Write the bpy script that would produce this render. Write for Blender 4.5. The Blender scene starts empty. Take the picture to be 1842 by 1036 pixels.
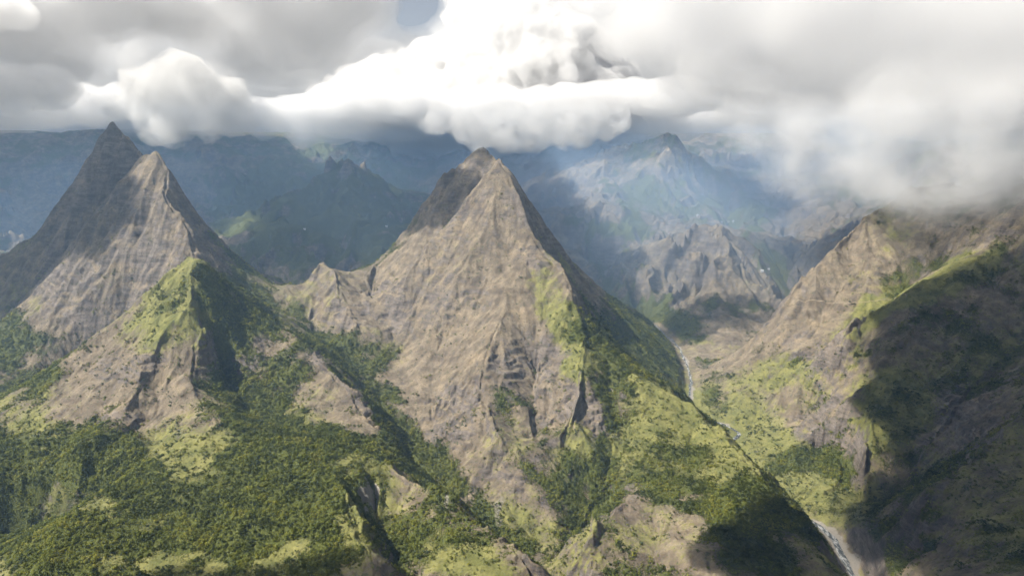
import bpy, math, random, time
import numpy as np
from mathutils import Vector

random.seed(7)
rng = np.random.default_rng(7)
scene = bpy.context.scene
COL = scene.collection

# ------------------------------------------------------------------ camera
CAM_Z = 1000.0
FPX, PW, PH, HORIZON = 1228.0, 1842.0, 1036.0, 262.0
PITCH = math.atan((PH / 2 - HORIZON) / FPX)
cam_data = bpy.data.cameras.new("camera")
cam_data.lens = 24.0
cam_data.sensor_width = 36.0
cam_data.clip_start = 1.0
cam_data.clip_end = 60000.0
cam = bpy.data.objects.new("camera", cam_data)
cam.location = (0, 0, CAM_Z)
cam.rotation_euler = (math.radians(90) - PITCH, 0, 0)
COL.objects.link(cam)
scene.camera = cam

# ------------------------------------------------------------------ light
SUN_EL, SUN_AZ = math.radians(51), math.radians(-96)    # azimuth from +Y towards +X
to_sun = Vector((math.sin(SUN_AZ) * math.cos(SUN_EL), math.cos(SUN_AZ) * math.cos(SUN_EL), math.sin(SUN_EL)))
world = bpy.data.worlds.new("World")
scene.world = world
world.use_nodes = True
wn = world.node_tree
bg = wn.nodes["Background"]
sky = wn.nodes.new("ShaderNodeTexSky")
sky.sky_type = 'NISHITA'
sky.sun_disc = False
sky.sun_elevation = SUN_EL
sky.sun_rotation = SUN_AZ
sky.altitude = 1400
veil = wn.nodes.new('ShaderNodeHueSaturation'); veil.inputs['Saturation'].default_value = 0.45   # thin high cloud pales the blue
wn.links.new(sky.outputs[0], veil.inputs['Color']); wn.links.new(veil.outputs[0], bg.inputs[0])
bg.inputs[1].default_value = 0.055
sun_data = bpy.data.lights.new("sun", 'SUN')
sun_data.energy = 5.0
sun_data.angle = math.radians(0.5)
sun_data.color = (1.0, 0.93, 0.82)
sun = bpy.data.objects.new("sun", sun_data)
sun.rotation_euler = to_sun.to_track_quat('Z', 'Y').to_euler()
COL.objects.link(sun)
scene.view_settings.view_transform = 'Standard'
scene.view_settings.look = 'None'
scene.view_settings.gamma = 1.0
scene.view_settings.exposure = 0.95
scene.view_settings.use_curve_mapping = False
scene.cycles.use_denoising = True
scene.cycles.max_bounces = 12
scene.cycles.diffuse_bounces = 2
scene.cycles.glossy_bounces = 1
scene.cycles.volume_bounces = 12
scene.cycles.transparent_max_bounces = 64
scene.cycles.use_adaptive_sampling = True
scene.cycles.adaptive_threshold = 0.04
scene.cycles.caustics_reflective = False
scene.cycles.caustics_refractive = False

# ------------------------------------------------------------------ photo -> place
SP, CP_ = math.sin(PITCH), math.cos(PITCH)

def at(px, py, Y=None, z=None):
    """The point of the place seen at (px, py), at depth Y or at height z."""
    xc, yc = (px - PW / 2) / FPX, (PH / 2 - py) / FPX
    dx, dy, dz = xc, CP_ + yc * SP, -SP + yc * CP_
    t = Y / dy if Y is not None else (z - CAM_Z) / dz
    return (dx * t, dy * t, CAM_Z + dz * t)

def pix(x, y, z):
    """Where a point of the place appears in the photograph."""
    dz = z - CAM_Z
    depth = y * CP_ - dz * SP
    return PW / 2 + FPX * x / depth, PH / 2 - FPX * (y * SP + dz * CP_) / depth

# ridge and valley lines: (owner, [(px, py, Y)]) with Y the distance in metres; 'z' lines carry heights instead
LINES = []
def ridge(owner, pts): LINES.append((owner, [at(a, b - 2.5, Y=c) for a, b, c in pts]))
def stream(pts): LINES.append((None, [at(a, b, z=c) for a, b, c in pts]))
def gully(pts): LINES.append((None, [at(a, b, Y=c) for a, b, c in pts]))
def raw(owner, pts): LINES.append((owner, [tuple(map(float, p)) for p in pts]))

# left peak
ridge('left_peak', [(200,213,3000),(165,270,3000),(130,330,3000),(85,395,3000),(60,425,3000),(0,465,3000),(-120,520,2950),(-260,600,2900)])
ridge('left_peak', [(200,213,3000),(222,245,2950),(258,284,2840),(281,273,2700),(303,307,2640),(297,337,2570),(293,350,2530),(323,392,2440),(342,422,2410),(346,450,2370),(352,486,2270)])
ridge('left_peak', [(281,273,2700),(212,328,2650),(195,367,2620),(165,401,2580),(127,452,2520),(93,503,2450),(59,554,2380),(0,605,2300),(-80,660,2200)])
ridge('left_peak', [(303,307,2640),(340,372,2760),(400,445,2850),(460,508,2850),(520,552,2800),(548,578,2720)])
gully([(245,318,2870),(180,385,2840),(125,450,2770),(65,530,2670),(0,595,2560),(-70,650,2450)])
gully([(255,420,2480),(185,500,2380),(130,570,2280)])
# front hill of the left peak, with its ribs
ridge('left_hill', [(352,486,2270),(342,474,2130),(338,462,2010),(300,490,1990),(240,560,1930),(170,610,1850),(120,655,1760),(70,720,1650),(20,785,1500),(-60,840,1380),(-200,900,1250)])
ridge('left_hill', [(338,462,2010),(345,530,1890),(368,596,1800),(352,632,1720),(348,685,1640),(360,722,1565)])
ridge('left_hill', [(338,462,2010),(376,471,2010),(402,498,2010),(440,558,2000),(500,600,1980),(553,621,1930),(570,651,1850),(625,690,1740),(642,728,1660),(680,770,1560),(710,806,1490)])
ridge('left_hill', [(345,530,1920),(300,590,1780),(262,650,1680),(240,720,1560),(225,765,1490)])
gully([(330,560,1830),(310,620,1740),(294,690,1640),(285,750,1540)])
gully([(250,610,1800),(180,690,1640),(150,760,1520)])
# valley left of the hill
gully([(352,486,2270),(300,545,2255),(245,600,2240),(190,645,2220),(120,680,2150),(60,700,2060),(0,735,1930),(-100,745,1780),(-250,800,1600)])
# scrub slope at the foot of the hill
gully([(398,668,1830),(430,728,1710),(505,766,1590),(575,780,1510),(640,795,1440),(700,835,1390),(760,880,1330),(815,915,1300)])
ridge('scrub_slope', [(360,722,1565),(385,745,1510),(424,783,1445),(500,790,1420),(612,803,1395),(680,821,1365),(722,851,1325),(778,885,1275),(863,949,1175),(943,1003,1085),(965,1050,1030),(985,1150,930)])
ridge('scrub_slope', [(424,783,1445),(390,850,1290),(330,920,1170),(260,985,1080),(190,1040,1000),(150,1150,880)])
ridge('scrub_slope', [(330,920,1170),(200,880,1240),(110,955,1100),(70,1040,980),(20,1150,870)])
ridge('scrub_slope', [(500,790,1420),(560,850,1270),(600,850,1260),(622,880,1200),(640,940,1110),(670,1000,1020),(690,1060,950)])
gully([(690,862,1300),(672,900,1262),(680,950,1200),(705,1000,1120),(735,1050,1050)])
gully([(652,870,1262),(652,910,1225),(665,960,1160)])
gully([(285,750,1540),(210,800,1440),(150,850,1360)])
gully([(200,900,1290),(110,950,1325),(60,960,1330),(0,970,1320),(-120,1000,1250),(-300,1060,1150)])
ridge('scrub_slope', [(225,765,1490),(150,800,1420),(100,862,1370),(0,870,1370),(-120,880,1360)])
# saddle with rock pinnacles
gully([(352,486,2270),(392,535,2320),(425,562,2350)])
ridge('saddle', [(450,552,2400),(463,541,2420),(501,554,2430),(539,575,2400),(556,584,2390),(566,520,2520),(572,469,2640),(583,482,2610),(604,486,2570),(625,512,2540),(642,516,2540),(663,503,2580),(676,478,2720)])
ridge('saddle', [(604,486,2570),(612,540,2400),(640,590,2250)])
ridge('saddle', [(642,516,2540),(665,570,2350),(690,600,2230)])
# ravine between the hill and the central peak
gully([(556,600,2330),(590,615,2250),(625,640,2150),(667,702,1950),(722,787,1720),(744,834,1610),(795,872,1535),(837,902,1470)])
stream([(837,902,180),(863,944,168),(900,974,158),(935,1003,148),(990,1040,135),(1050,1120,115)])
# central peak
ridge('central_peak', [(878,276,2900),(862,266,2920),(842,282,2910),(800,320,2890),(760,370,2860),(735,410,2830),(700,450,2790),(680,475,2740),(670,505,2640),(668,540,2500)])
ridge('central_peak', [(897,293,2610),(846,346,2590),(816,397,2560),(770,445,2520),(730,505,2450),(705,570,2340),(715,640,2150),(735,700,1970)])
gully([(868,335,2760),(830,392,2690),(785,438,2630),(740,478,2570)])
ridge('central_peak', [(878,276,2900),(901,290,2830),(929,325,2790),(952,363,2780),(986,418,2760),(1020,465,2740),(1083,544,2680),(1160,618,2600),(1200,672,2520),(1222,712,2440)])
ridge('central_peak', [(905,318,2740),(897,293,2610),(914,316,2570),(948,401,2440),(965,435,2380),(986,461,2330),(1007,478,2290),(1028,516,2190),(1054,597,2030),(1075,630,1970),(1130,668,1900),(1187,699,1840),(1230,722,1790),(1262,753,1730),(1308,798,1610),(1363,843,1490),(1394,888,1395),(1418,920,1330),(1445,958,1260),(1468,1004,1185),(1482,1050,1110),(1530,1150,980)])
gully([(1000,500,2640),(1060,580,2500),(1110,640,2330),(1160,680,2230),(1215,718,2170)])
ridge('central_peak', [(1187,699,1840),(1225,704,2040),(1256,733,2040),(1278,768,2010)])
ridge('central_peak', [(1054,597,2030),(1048,660,1880),(1040,720,1750),(1015,790,1635)])
ridge('central_peak', [(900,580,2080),(880,630,1970),(862,690,1850),(880,760,1690),(900,800,1610)])
gully([(790,600,2190),(790,680,1970),(780,760,1800),(775,840,1610)])
gully([(965,650,1990),(962,720,1840),(958,790,1670)])
gully([(1095,700,1840),(1102,766,1700),(1088,868,1545),(1050,944,1425),(1000,1010,1290)])
ridge('central_peak', [(1262,753,1730),(1225,840,1560),(1170,900,1430),(1110,908,1380),(1080,960,1290),(1060,1030,1170)])
ridge('central_peak', [(1363,843,1490),(1300,930,1330),(1270,1000,1180),(1290,1090,1040)])
gully([(1190,960,1310),(1180,1010,1220),(1170,1090,1110)])
# river
RIVER = [(1180,585,140),(1222,625,108),(1236,655,90),(1243,690,78),(1241,715,70),(1258,748,60),(1285,759,55),(1310,765,53),(1332,780,50),(1312,797,47),(1345,850,38),(1405,905,30),(1440,930,26),(1472,944,23),(1500,968,19),(1520,1002,15),(1537,1040,11),(1555,1120,6)]
stream(RIVER)
stream([(1180,585,140),(1150,560,170),(1110,530,215),(1085,508,250),(1060,470,330)])
raw(None, [(700,900,0),(600,700,-5),(500,400,-10)])
# terrace beside the river
stream([(1340,790,60),(1400,815,62),(1450,860,56),(1500,905,48),(1515,930,44)])
stream([(1480,803,75),(1530,850,66),(1545,900,56)])
# right mountainside
ridge('right_mountain', [(1720,330,3000),(1640,340,2960),(1560,390,2900),(1500,452,2780),(1440,510,2700),(1400,570,2640),(1370,610,2600),(1320,660,2550),(1275,690,2480)])
ridge('right_mountain', [(2100,270,2560),(1960,290,2520),(1842,370,2450),(1800,420,2420),(1740,475,2380),(1700,490,2360),(1640,520,2330),(1580,550,2300),(1535,588,2265),(1512,620,2235),(1480,690,2190),(1450,765,2110)])
ridge('right_mountain', [(1640,520,2330),(1600,580,2220),(1575,650,2100),(1565,720,1960),(1560,770,1850),(1550,860,1730)])
gully([(1690,470,2640),(1660,500,2600),(1590,558,2470),(1515,612,2390),(1440,665,2350),(1385,725,2270),(1345,775,2170)])
gully([(1900,590,2060),(1842,620,2000),(1750,700,1900),(1660,820,1740),(1600,925,1620)])
ridge('right_spur', [(2150,560,1700),(1980,650,1600),(1842,745,1500),(1791,800,1450),(1731,846,1415),(1672,876,1405),(1640,925,1390),(1605,990,1390)])
gully([(2100,800,1350),(1900,900,1250),(1750,980,1200),(1650,1060,1150),(1600,1120,1080)])
ridge('right_spur', [(2200,900,1150),(1950,1000,1050),(1750,1100,950)])
# background left
ridge('forest_shelf', [(330,400,4000),(380,405,3900),(460,410,3880),(550,412,3880),(640,410,3900),(740,396,3950),(800,390,4000)])
raw(None, [(-2600,3500,230),(-1700,3450,240),(-1200,3330,235),(-850,3250,250),(-500,3150,300),(-250,3250,330),(0,3500,330),(300,3500,300)])
ridge('left_background_hill', [(740,375,4600),(700,345,4800),(660,305,4950),(625,283,5000),(585,300,4900),(540,325,4700),(480,370,4400),(430,395,4100)])
ridge('left_background_hill', [(625,283,5000),(600,340,4500),(580,395,4100)])
ridge('far_wall', [(-700,232,5600),(-300,235,5500),(-100,230,5500),(40,236,5500),(88,249,5500),(125,238,5500),(180,230,5600),(300,230,6000),(420,236,6500),(560,236,7000),(800,236,7500),(1000,236,7500),(1200,238,7600),(1400,236,7500),(1600,234,7000),(1900,225,6200),(2400,215,5600)])
ridge('far_wall', [(420,236,6500),(450,300,5600),(455,330,5300)])
ridge('far_wall', [(800,236,7500),(770,320,6000),(745,345,5600)])
raw(None, [(-2900,4300,350),(-2200,4300,420),(-1500,4700,520),(-900,5600,640),(-300,5500,620),(100,5000,560),(300,4600,480)])
# background right
ridge('right_background_peak', [(1290,352,4900),(1262,325,5000),(1245,290,5050),(1228,243,5150),(1205,240,5200),(1190,250,5250),(1160,256,5300),(1130,262,5300),(1090,268,5300),(1050,290,5200),(1010,325,5000),(975,358,4800),(950,380,4600)])
ridge('right_background_peak', [(1215,242,5170),(1200,320,4850),(1180,365,4550)])
ridge('right_background_peak', [(1090,268,5300),(1085,330,4800),(1075,352,4500)])
ridge('mesa', [(1290,330,5900),(1318,306,5900),(1372,303,5900),(1395,325,5800),(1440,345,5800)])
ridge('red_hill', [(1030,415,4100),(1050,392,4200),(1085,367,4250),(1110,378,4200),(1145,405,4050)])
gully([(1240,352,4800),(1300,362,4900),(1360,360,5000),(1420,365,5000)])
ridge('pale_hill', [(1150,530,3450),(1165,490,3550),(1190,470,3590),(1225,430,3660),(1250,408,3700),(1262,415,3700),(1295,412,3700),(1315,440,3600),(1350,470,3500),(1385,515,3350),(1400,548,3250)])
ridge('pale_hill', [(1262,415,3700),(1255,455,3550),(1290,500,3400),(1300,548,3250)])
gully([(1160,440,3900),(1200,410,4000),(1290,398,4200),(1340,420,4000),(1380,460,3800),(1420,520,3500),(1430,560,3250),(1400,600,3020),(1330,640,2800),(1262,660,2690)])
gully([(1215,500,3480),(1225,560,3230),(1222,600,3060)])
gully([(990,440,3900),(1060,455,3850),(1110,480,3700),(1130,520,3450)])
ridge('right_background_slope', [(1440,480,3800),(1480,440,3950),(1540,370,4200),(1640,280,4500),(1800,240,4700)])
ridge('right_background_slope', [(1395,330,5200),(1420,380,4600),(1405,430,4200)])
# outer border
BORDER = [(-9500,200,250),(-2600,1500,260),(-2000,600,280),(-900,300,250),(0,300,150)]
raw(None, [(-900,300,240),(-300,300,180),(200,300,60),(500,300,0)])
raw(None, [(-2600,1700,260),(-2300,1100,240),(-1700,700,230),(-1100,500,230)])
raw('right_spur', [(1400,900,480),(1900,1300,640),(2600,1800,820),(3300,2500,980)])
raw('right_spur', [(1000,300,350),(1700,500,600),(2600,900,850)])

# ------------------------------------------------------------------ height grid: diffuse the lines' heights
GX0, GX1, GY0, GY1 = -9600.0, 9600.0, 160.0, 9760.0
def polyline_samples(pts, step):
    P = np.array(pts)
    out = []
    for a, b in zip(P[:-1], P[1:]):
        n = max(2, int(np.hypot(*(b - a)[:2]) / step) + 1)
        out.append(a + (b - a) * np.linspace(0, 1, n)[:, None])
    return np.vstack(out)

def solve(cells, start, iters):
    nx, ny = int((GX1 - GX0) / cells), int((GY1 - GY0) / cells)
    acc = np.zeros((ny, nx)); cnt = np.zeros((ny, nx))
    for owner, pts in LINES:
        s = polyline_samples(pts, cells * 0.5)
        i = ((s[:, 0] - GX0) / cells).astype(int); j = ((s[:, 1] - GY0) / cells).astype(int)
        ok = (i >= 0) & (i < nx) & (j >= 0) & (j < ny)
        np.add.at(acc, (j[ok], i[ok]), s[ok, 2]); np.add.at(cnt, (j[ok], i[ok]), 1)
    fixed = cnt > 0
    val = np.where(fixed, acc / np.maximum(cnt, 1), 0)
    if start is None:
        h = np.full((ny, nx), 400.0)
    else:
        h = np.repeat(np.repeat(start, 2, 0), 2, 1)[:ny, :nx].copy()
        if h.shape != (ny, nx):
            h = np.pad(h, ((0, ny - h.shape[0]), (0, nx - h.shape[1])), mode='edge')
    h[fixed] = val[fixed]
    for k in range(iters):
        p = np.pad(h, 1, mode='edge')
        n = 0.2 * (p[1:-1, :-2] + p[1:-1, 2:] + p[:-2, 1:-1] + p[2:, 1:-1]) + 0.05 * (p[:-2, :-2] + p[:-2, 2:] + p[2:, :-2] + p[2:, 2:])
        h = np.where(fixed, val, n)
    return h

h = None
for cells, iters in ((160, 500), (80, 250), (40, 160), (20, 90), (10, 40)):
    h = solve(cells, h, iters)
CELL = 10.0
# soften the creases a little
for k in range(1):
    p = np.pad(h, 1, mode='edge')
    h = 0.5 * h + 0.5 * 0.25 * (p[1:-1, :-2] + p[1:-1, 2:] + p[:-2, 1:-1] + p[2:, 1:-1])
far_rows = (GY0 + (np.arange(h.shape[0]) + 0.5) * CELL)[:, None]
hs = h
for k in range(4):
    p = np.pad(hs, 1, mode='edge'); hs = 0.25 * (p[1:-1, :-2] + p[1:-1, 2:] + p[:-2, 1:-1] + p[2:, 1:-1])
mixf = np.clip((far_rows - 3300) / 600, 0, 1)
HG = h * (1 - mixf) + hs * mixf
GYg, GXg = np.gradient(HG, CELL)

def sample(grid, x, y):
    u = np.clip((x - GX0) / CELL - 0.5, 0, grid.shape[1] - 1.001)
    v = np.clip((y - GY0) / CELL - 0.5, 0, grid.shape[0] - 1.001)
    i = u.astype(int); j = v.astype(int); fu = u - i; fv = v - j
    return ((grid[j, i] * (1 - fu) + grid[j, i + 1] * fu) * (1 - fv) + (grid[j + 1, i] * (1 - fu) + grid[j + 1, i + 1] * fu) * fv)

# ------------------------------------------------------------------ noise
def hash2(i, j, s):
    n = (i * 374761393 + j * 668265263 + s * 974634777) & 0xffffffff
    n = ((n ^ (n >> 13)) * 1274126177) & 0xffffffff
    return ((n ^ (n >> 16)) & 0xffff) / 65535.0

def vnoise(x, y, s=0):
    i = np.floor(x).astype(np.int64); j = np.floor(y).astype(np.int64)
    u = x - i; v = y - j
    u = u * u * u * (u * (u * 6 - 15) + 10); v = v * v * v * (v * (v * 6 - 15) + 10)
    return (hash2(i, j, s) * (1 - u) + hash2(i + 1, j, s) * u) * (1 - v) + (hash2(i, j + 1, s) * (1 - u) + hash2(i + 1, j + 1, s) * u) * v

def fbm(x, y, octaves=4, s=0):
    a, f, t, w = 0.5, 1.0, 0.0, 0.0
    for k in range(octaves):
        t = t + a * vnoise(x * f + 17.3 * k, y * f - 9.1 * k, s + k); w += a
        a *= 0.5; f *= 2.03
    return t / w

def gullies(x, y, gx, gy, wave, octaves, gain):
    """Ravine relief whose furrows run down the slope (gx, gy)."""
    tot = np.zeros_like(x); a = 1.0; f = 1.0 / wave
    dxh = np.zeros_like(x); dyh = np.zeros_like(x)
    for k in range(octaves):
        sx, sy = gx + dxh, gy + dyh
        ln = np.sqrt(sx * sx + sy * sy) + 1e-4
        px_, py_ = -sy / ln, sx / ln
        X, Y = x * f + 31.7 * k, y * f + 11.9 * k
        ix = np.floor(X).astype(np.int64); iy = np.floor(Y).astype(np.int64)
        fx, fy = X - ix, Y - iy
        num = np.zeros_like(x); dn = np.zeros_like(x); w = np.zeros_like(x)
        for oi in (-1, 0, 1):
            for oj in (-1, 0, 1):
                qx = fx - oi - hash2(ix + oi, iy + oj, 5 + k); qy = fy - oj - hash2(ix + oi, iy + oj, 91 + k)
                wt = np.exp(-2.2 * (qx * qx + qy * qy))
                m = (qx * px_ + qy * py_) * 6.2832
                num += np.cos(m) * wt; dn += -np.sin(m) * wt; w += wt
        num /= w + 1e-6; dn /= w + 1e-6
        tot += a * num
        amp = a * gain
        dxh = dxh + dn * px_ * amp; dyh = dyh + dn * py_ * amp
        a *= 0.5; f *= 2.0
    return tot

# ------------------------------------------------------------------ terrain sheet, finer where the view needs it
ucore = np.linspace(-0.82, 0.82, 1050)
uo = 0.82 + 0.9 * np.linspace(0, 1, 46)[1:] ** 1.4
U = np.concatenate([-uo[::-1], ucore, uo])
segs = [(330, 900, 50), (900, 3000, 500), (3000, 6200, 200), (6200, 9600, 50)]
Yr = np.concatenate([np.geomspace(a, b, n, endpoint=False) for a, b, n in segs] + [[9600.0]])
NX, NY = len(U), len(Yr)
VX = (U[None, :] * Yr[:, None]).ravel(); VY = np.repeat(Yr, NX)
VZ = sample(HG, VX, VY)
VPX, VPY = pix(VX, VY, VZ)
gx, gy = sample(GXg, VX, VY), sample(GYg, VX, VY)
slope0 = np.hypot(gx, gy)

def sstep(a, b, x):
    t = np.clip((x - a) / (b - a), 0, 1)
    return t * t * (3 - 2 * t)

def polyline_distance(pts, x, y, reach):
    """Distance to a polyline in plan and the line's height at the nearest point."""
    best = np.full(x.shape, 1e9); zb = np.zeros(x.shape)
    for a, b in zip(pts[:-1], pts[1:]):
        a = np.array(a); b = np.array(b); d = (b - a)[:2]; L = d @ d + 1e-9
        m = (x > min(a[0], b[0]) - reach) & (x < max(a[0], b[0]) + reach) & (y > min(a[1], b[1]) - reach) & (y < max(a[1], b[1]) + reach)
        if not m.any(): continue
        t = np.clip(((x[m] - a[0]) * d[0] + (y[m] - a[1]) * d[1]) / L, 0, 1)
        dd = np.hypot(x[m] - a[0] - t * d[0], y[m] - a[1] - t * d[1])
        zz = a[2] + t * (b[2] - a[2])
        bm = best[m]; zm = zb[m]; k = dd < bm
        bm[k] = dd[k]; zm[k] = zz[k]; best[m] = bm; zb[m] = zm
    return best, zb

RIVER_W = [at(a, b, z=c) for a, b, c in RIVER] + [(700, 900, 0), (600, 700, -5), (500, 400, -10)]
river_d, river_z = polyline_distance(RIVER_W, VX, VY, 400)
open_ground = sstep(25, 120, river_d)

# ravines, strata and roughness
warp = 60 * (fbm(VX / 260, VY / 260, 3, 3) - 0.5)
rough = np.clip(slope0, 0.12, 1.25)
calm = np.ones_like(VX); wv = fbm(VX / 200, VY / 200, 2, 227)
for q in ((200,213,3000),(281,273,2700),(338,464,2060),(897,293,2610),(865,268,2910)):
    w = at(*q); calm *= 1 - 0.6 * np.exp(-((VX - w[0]) ** 2 + (VY - w[1]) ** 2) / 70.0 ** 2)
w = at(880, 430, 2450); calm *= 1 - 0.35 * np.exp(-((VX - w[0]) ** 2 + (VY - w[1]) ** 2) / 350.0 ** 2)
ridged = lambda L, sd: 1 - np.abs(2 * fbm(VX / L + 2 * wv, VY / L - 2 * wv, 5, sd) - 1)
backdrop = sstep(2900, 3500, VY)
rugged = np.exp(-(((VX - 60) / 420) ** 2 + ((VY - 1560) / 420) ** 2)) + 0.8 * np.exp(-(((VX - 1000) / 260) ** 2 + ((VY - 2150) / 300) ** 2)) + 0.7 * np.exp(-(((VX + 480) / 200) ** 2 + ((VY - 2000) / 500) ** 2))
g1 = gullies(VX + warp, VY - warp, gx, gy, 210, 5, 1.0)
g2 = gullies(VX + 2 * warp, VY - 2 * warp, gx, gy, 700, 4, 0.8)
VZ = VZ + open_ground * calm * (rough * (18.0 - 8.0 * backdrop + 9.0 * rugged) * g1 + (6 + 16 * rugged) * (1 - backdrop) * np.clip(slope0, .25, 1) * (1 - np.abs(2 * fbm(VX / 85 + wv, VY / 85 - wv, 4, 221) - 1) - 0.72) + (14.0 + 46.0 * backdrop) * g2 * np.clip(slope0, 0.12, 0.8)
                         + backdrop * (150 * (fbm(VX / 620, VY / 620, 5, 211) - 0.5) + 150 * (ridged(430, 231) - 0.8)) * sstep(0.05, 0.3, 1.2 - VZ / 1000)
                         + 18 * (fbm(VX / 150, VY / 150, 5, 11) - 0.5) + 9.0 * (fbm(VX / 26, VY / 26, 4, 23) - 0.5) * np.clip(slope0, 0.3, 1.2))
CLIFF = np.zeros_like(VX); cw = 46 * (fbm(VX / 70, VY / 70, 4, 61) - 0.5)
for cx, cy, rx, ry in ((965,650,95,55),(1010,715,60,50),(900,700,55,40),(830,740,50,60),(1470,625,60,38),(1465,765,60,45),(1095,735,45,70),(765,770,45,70),(575,650,36,40),(640,735,30,34),(215,765,70,22),(225,660,60,26),(960,460,40,30),(690,560,45,60),(1700,760,110,60),(640,560,40,46),(880,880,60,40),(60,900,110,45),(980,880,70,60),(1100,900,60,40),(460,650,50,50),(120,520,50,60),(1210,525,36,40)):
    CLIFF = np.maximum(CLIFF, 1 - sstep(0.6, 1.25, np.hypot((VPX + cw - cx) / rx, (VPY - cw - cy) / ry)))
CLIFF *= (VY < 3800) * (0.4 + 0.6 * sstep(0.4, 0.6, fbm(VX / 60, VY / 60, 3, 63)))
for P, amp in ((27.0, 0.42), (11.0, 0.6)):
    s = (VZ + 0.12 * VX + 0.05 * VY) / P + 3.0 * fbm(VX / 90, VY / 90, 5, 67)
    fr = s - np.floor(s)
    VZ = VZ + (sstep(0.25, 0.7, fr) - fr) * P * amp * CLIFF * open_ground * sstep(0.2, 0.5, slope0)
strata_n = fbm(VX / 220, VY / 220, 4, 41)
for P, amp, sd in ((52.0, 0.30, 1), (21.0, 0.42, 2)):
    msk = sstep(0.50, 0.66, strata_n if sd == 1 else fbm(VX / 110, VY / 110, 4, 45)) * sstep(0.5, 1.0, slope0) * open_ground * (1 - 0.7 * sstep(700, 850, VZ))
    s = (VZ + 0.14 * VX + 0.08 * VY) / P + 3.2 * fbm(VX / 130, VY / 130, 5, 50 + sd)
    fr = s - np.floor(s)
    VZ = VZ + (sstep(0.2, 0.75, fr) - fr) * P * amp * msk

VZ = np.where(VZ > 1100, 1100 + 40 * (1 - np.exp(-(VZ - 1100) / 40)), VZ)
# river bed
bank = sstep(12, 52, river_d)
VZ = np.where(river_d < 56, river_z + bank * (np.maximum(VZ, river_z + 1.0) - river_z) - (1 - sstep(6, 16, river_d)) * 1.5, VZ)
VPX, VPY = pix(VX, VY, VZ)
# low scarp across the terrace
scarp = np.interp(VPX, [1380, 1400, 1425, 1450, 1480, 1503, 1512], [880, 889, 893, 885, 889, 879, 868])
on = (VPX > 1380) & (VPX < 1512) & (VY > 1600) & (VY < 2060)
VZ = np.where(on, VZ + 9 * (1 - sstep(-1, 5, VPY - scarp)) * (1 - sstep(30, 60, np.abs(VPY - scarp))), VZ)
VPX, VPY = pix(VX, VY, VZ)

Z2 = VZ.reshape(NY, NX); X2 = VX.reshape(NY, NX); Y2 = VY.reshape(NY, NX)
P2 = np.stack([X2, Y2, Z2], -1)
du = np.gradient(P2, axis=1); dv = np.gradient(P2, axis=0)
N2 = np.cross(du, dv); area2 = np.linalg.norm(N2, axis=-1); N2 /= area2[..., None]
VN = N2.reshape(-1, 3); AREA = area2.ravel()

# ------------------------------------------------------------------ land cover
def blur(g, n):
    for k in range(n):
        p = np.pad(g, 1, mode='edge')
        g = 0.25 * (p[1:-1, :-2] + p[1:-1, 2:] + p[:-2, 1:-1] + p[2:, 1:-1])
    return g
hollow = sample(blur(HG, 45) - HG, VX, VY)                  # > 0 in ravines, < 0 on crests
nA = fbm(VX / 120, VY / 120, 5, 71); nB = fbm(VX / 38, VY / 38, 4, 83)
wx = 60 * (fbm(VX / 90, VY / 90, 4, 101) - 0.5); wy = 60 * (fbm(VX / 90, VY / 90, 4, 131) - 0.5)
QX, QY = VPX + wx, VPY + wy

def patch(cx, cy, rx, ry, ang=0.0, soft=0.45):
    c, s = math.cos(math.radians(ang)), math.sin(math.radians(ang))
    a = ((QX - cx) * c + (QY - cy) * s) / rx; b = (-(QX - cx) * s + (QY - cy) * c) / ry
    return 1 - sstep(1 - soft, 1 + soft, np.hypot(a, b))

steep = 1 - VN[:, 2]
VEG = 0.14 + 0.010 * np.clip(hollow, -25, 45) + 1.5 * (nA - 0.5) + 1.0 * (nB - 0.5) - 0.5 * sstep(0.35, 0.6, steep)
SCRUB = [  # px, py, rx, ry, angle, weight
    (300,900,420,150,0,.8),(560,830,130,70,20,.7),(120,800,200,80,0,.85),(500,960,160,90,0,.55),(60,930,100,110,0,.7),
    (400,720,90,60,30,.6),(430,560,60,90,-30,.75),(640,650,60,90,-35,.65),(720,760,40,80,-30,.85),(790,850,70,45,35,.7),(860,730,55,60,0,.75),
    (590,580,50,40,0,.6),(40,650,90,60,-20,.8),(60,590,70,40,-30,.5),(1085,650,30,110,-22,.75),(1060,580,22,110,-22,.5),(1100,830,30,110,5,.8),(1160,640,70,100,-35,.4),
    (1150,570,70,50,20,.7),(1210,620,60,60,30,.55),(1250,880,110,80,30,.5),(1380,950,90,90,45,.9),(1060,880,70,70,0,.55),(880,960,60,60,0,.6),(750,940,50,60,0,.6),
    (1600,850,90,120,0,.6),(1750,650,200,120,-20,.25),(1750,950,200,100,0,.4),(1500,740,30,50,0,.4),(1460,830,50,35,20,.5),(1270,720,40,60,40,.5),
    (560,410,220,18,0,.8),(560,360,160,50,0,.6),(1100,410,60,20,0,.7),(1090,395,60,22,0,.6),(1300,380,110,25,5,.8),(1120,340,80,40,0,.3),(1380,470,90,30,40,.6),(1080,460,70,40,0,.35),
    (1140,790,60,60,0,.3),(950,800,60,50,0,.4),(690,800,60,40,30,.5)]
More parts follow.
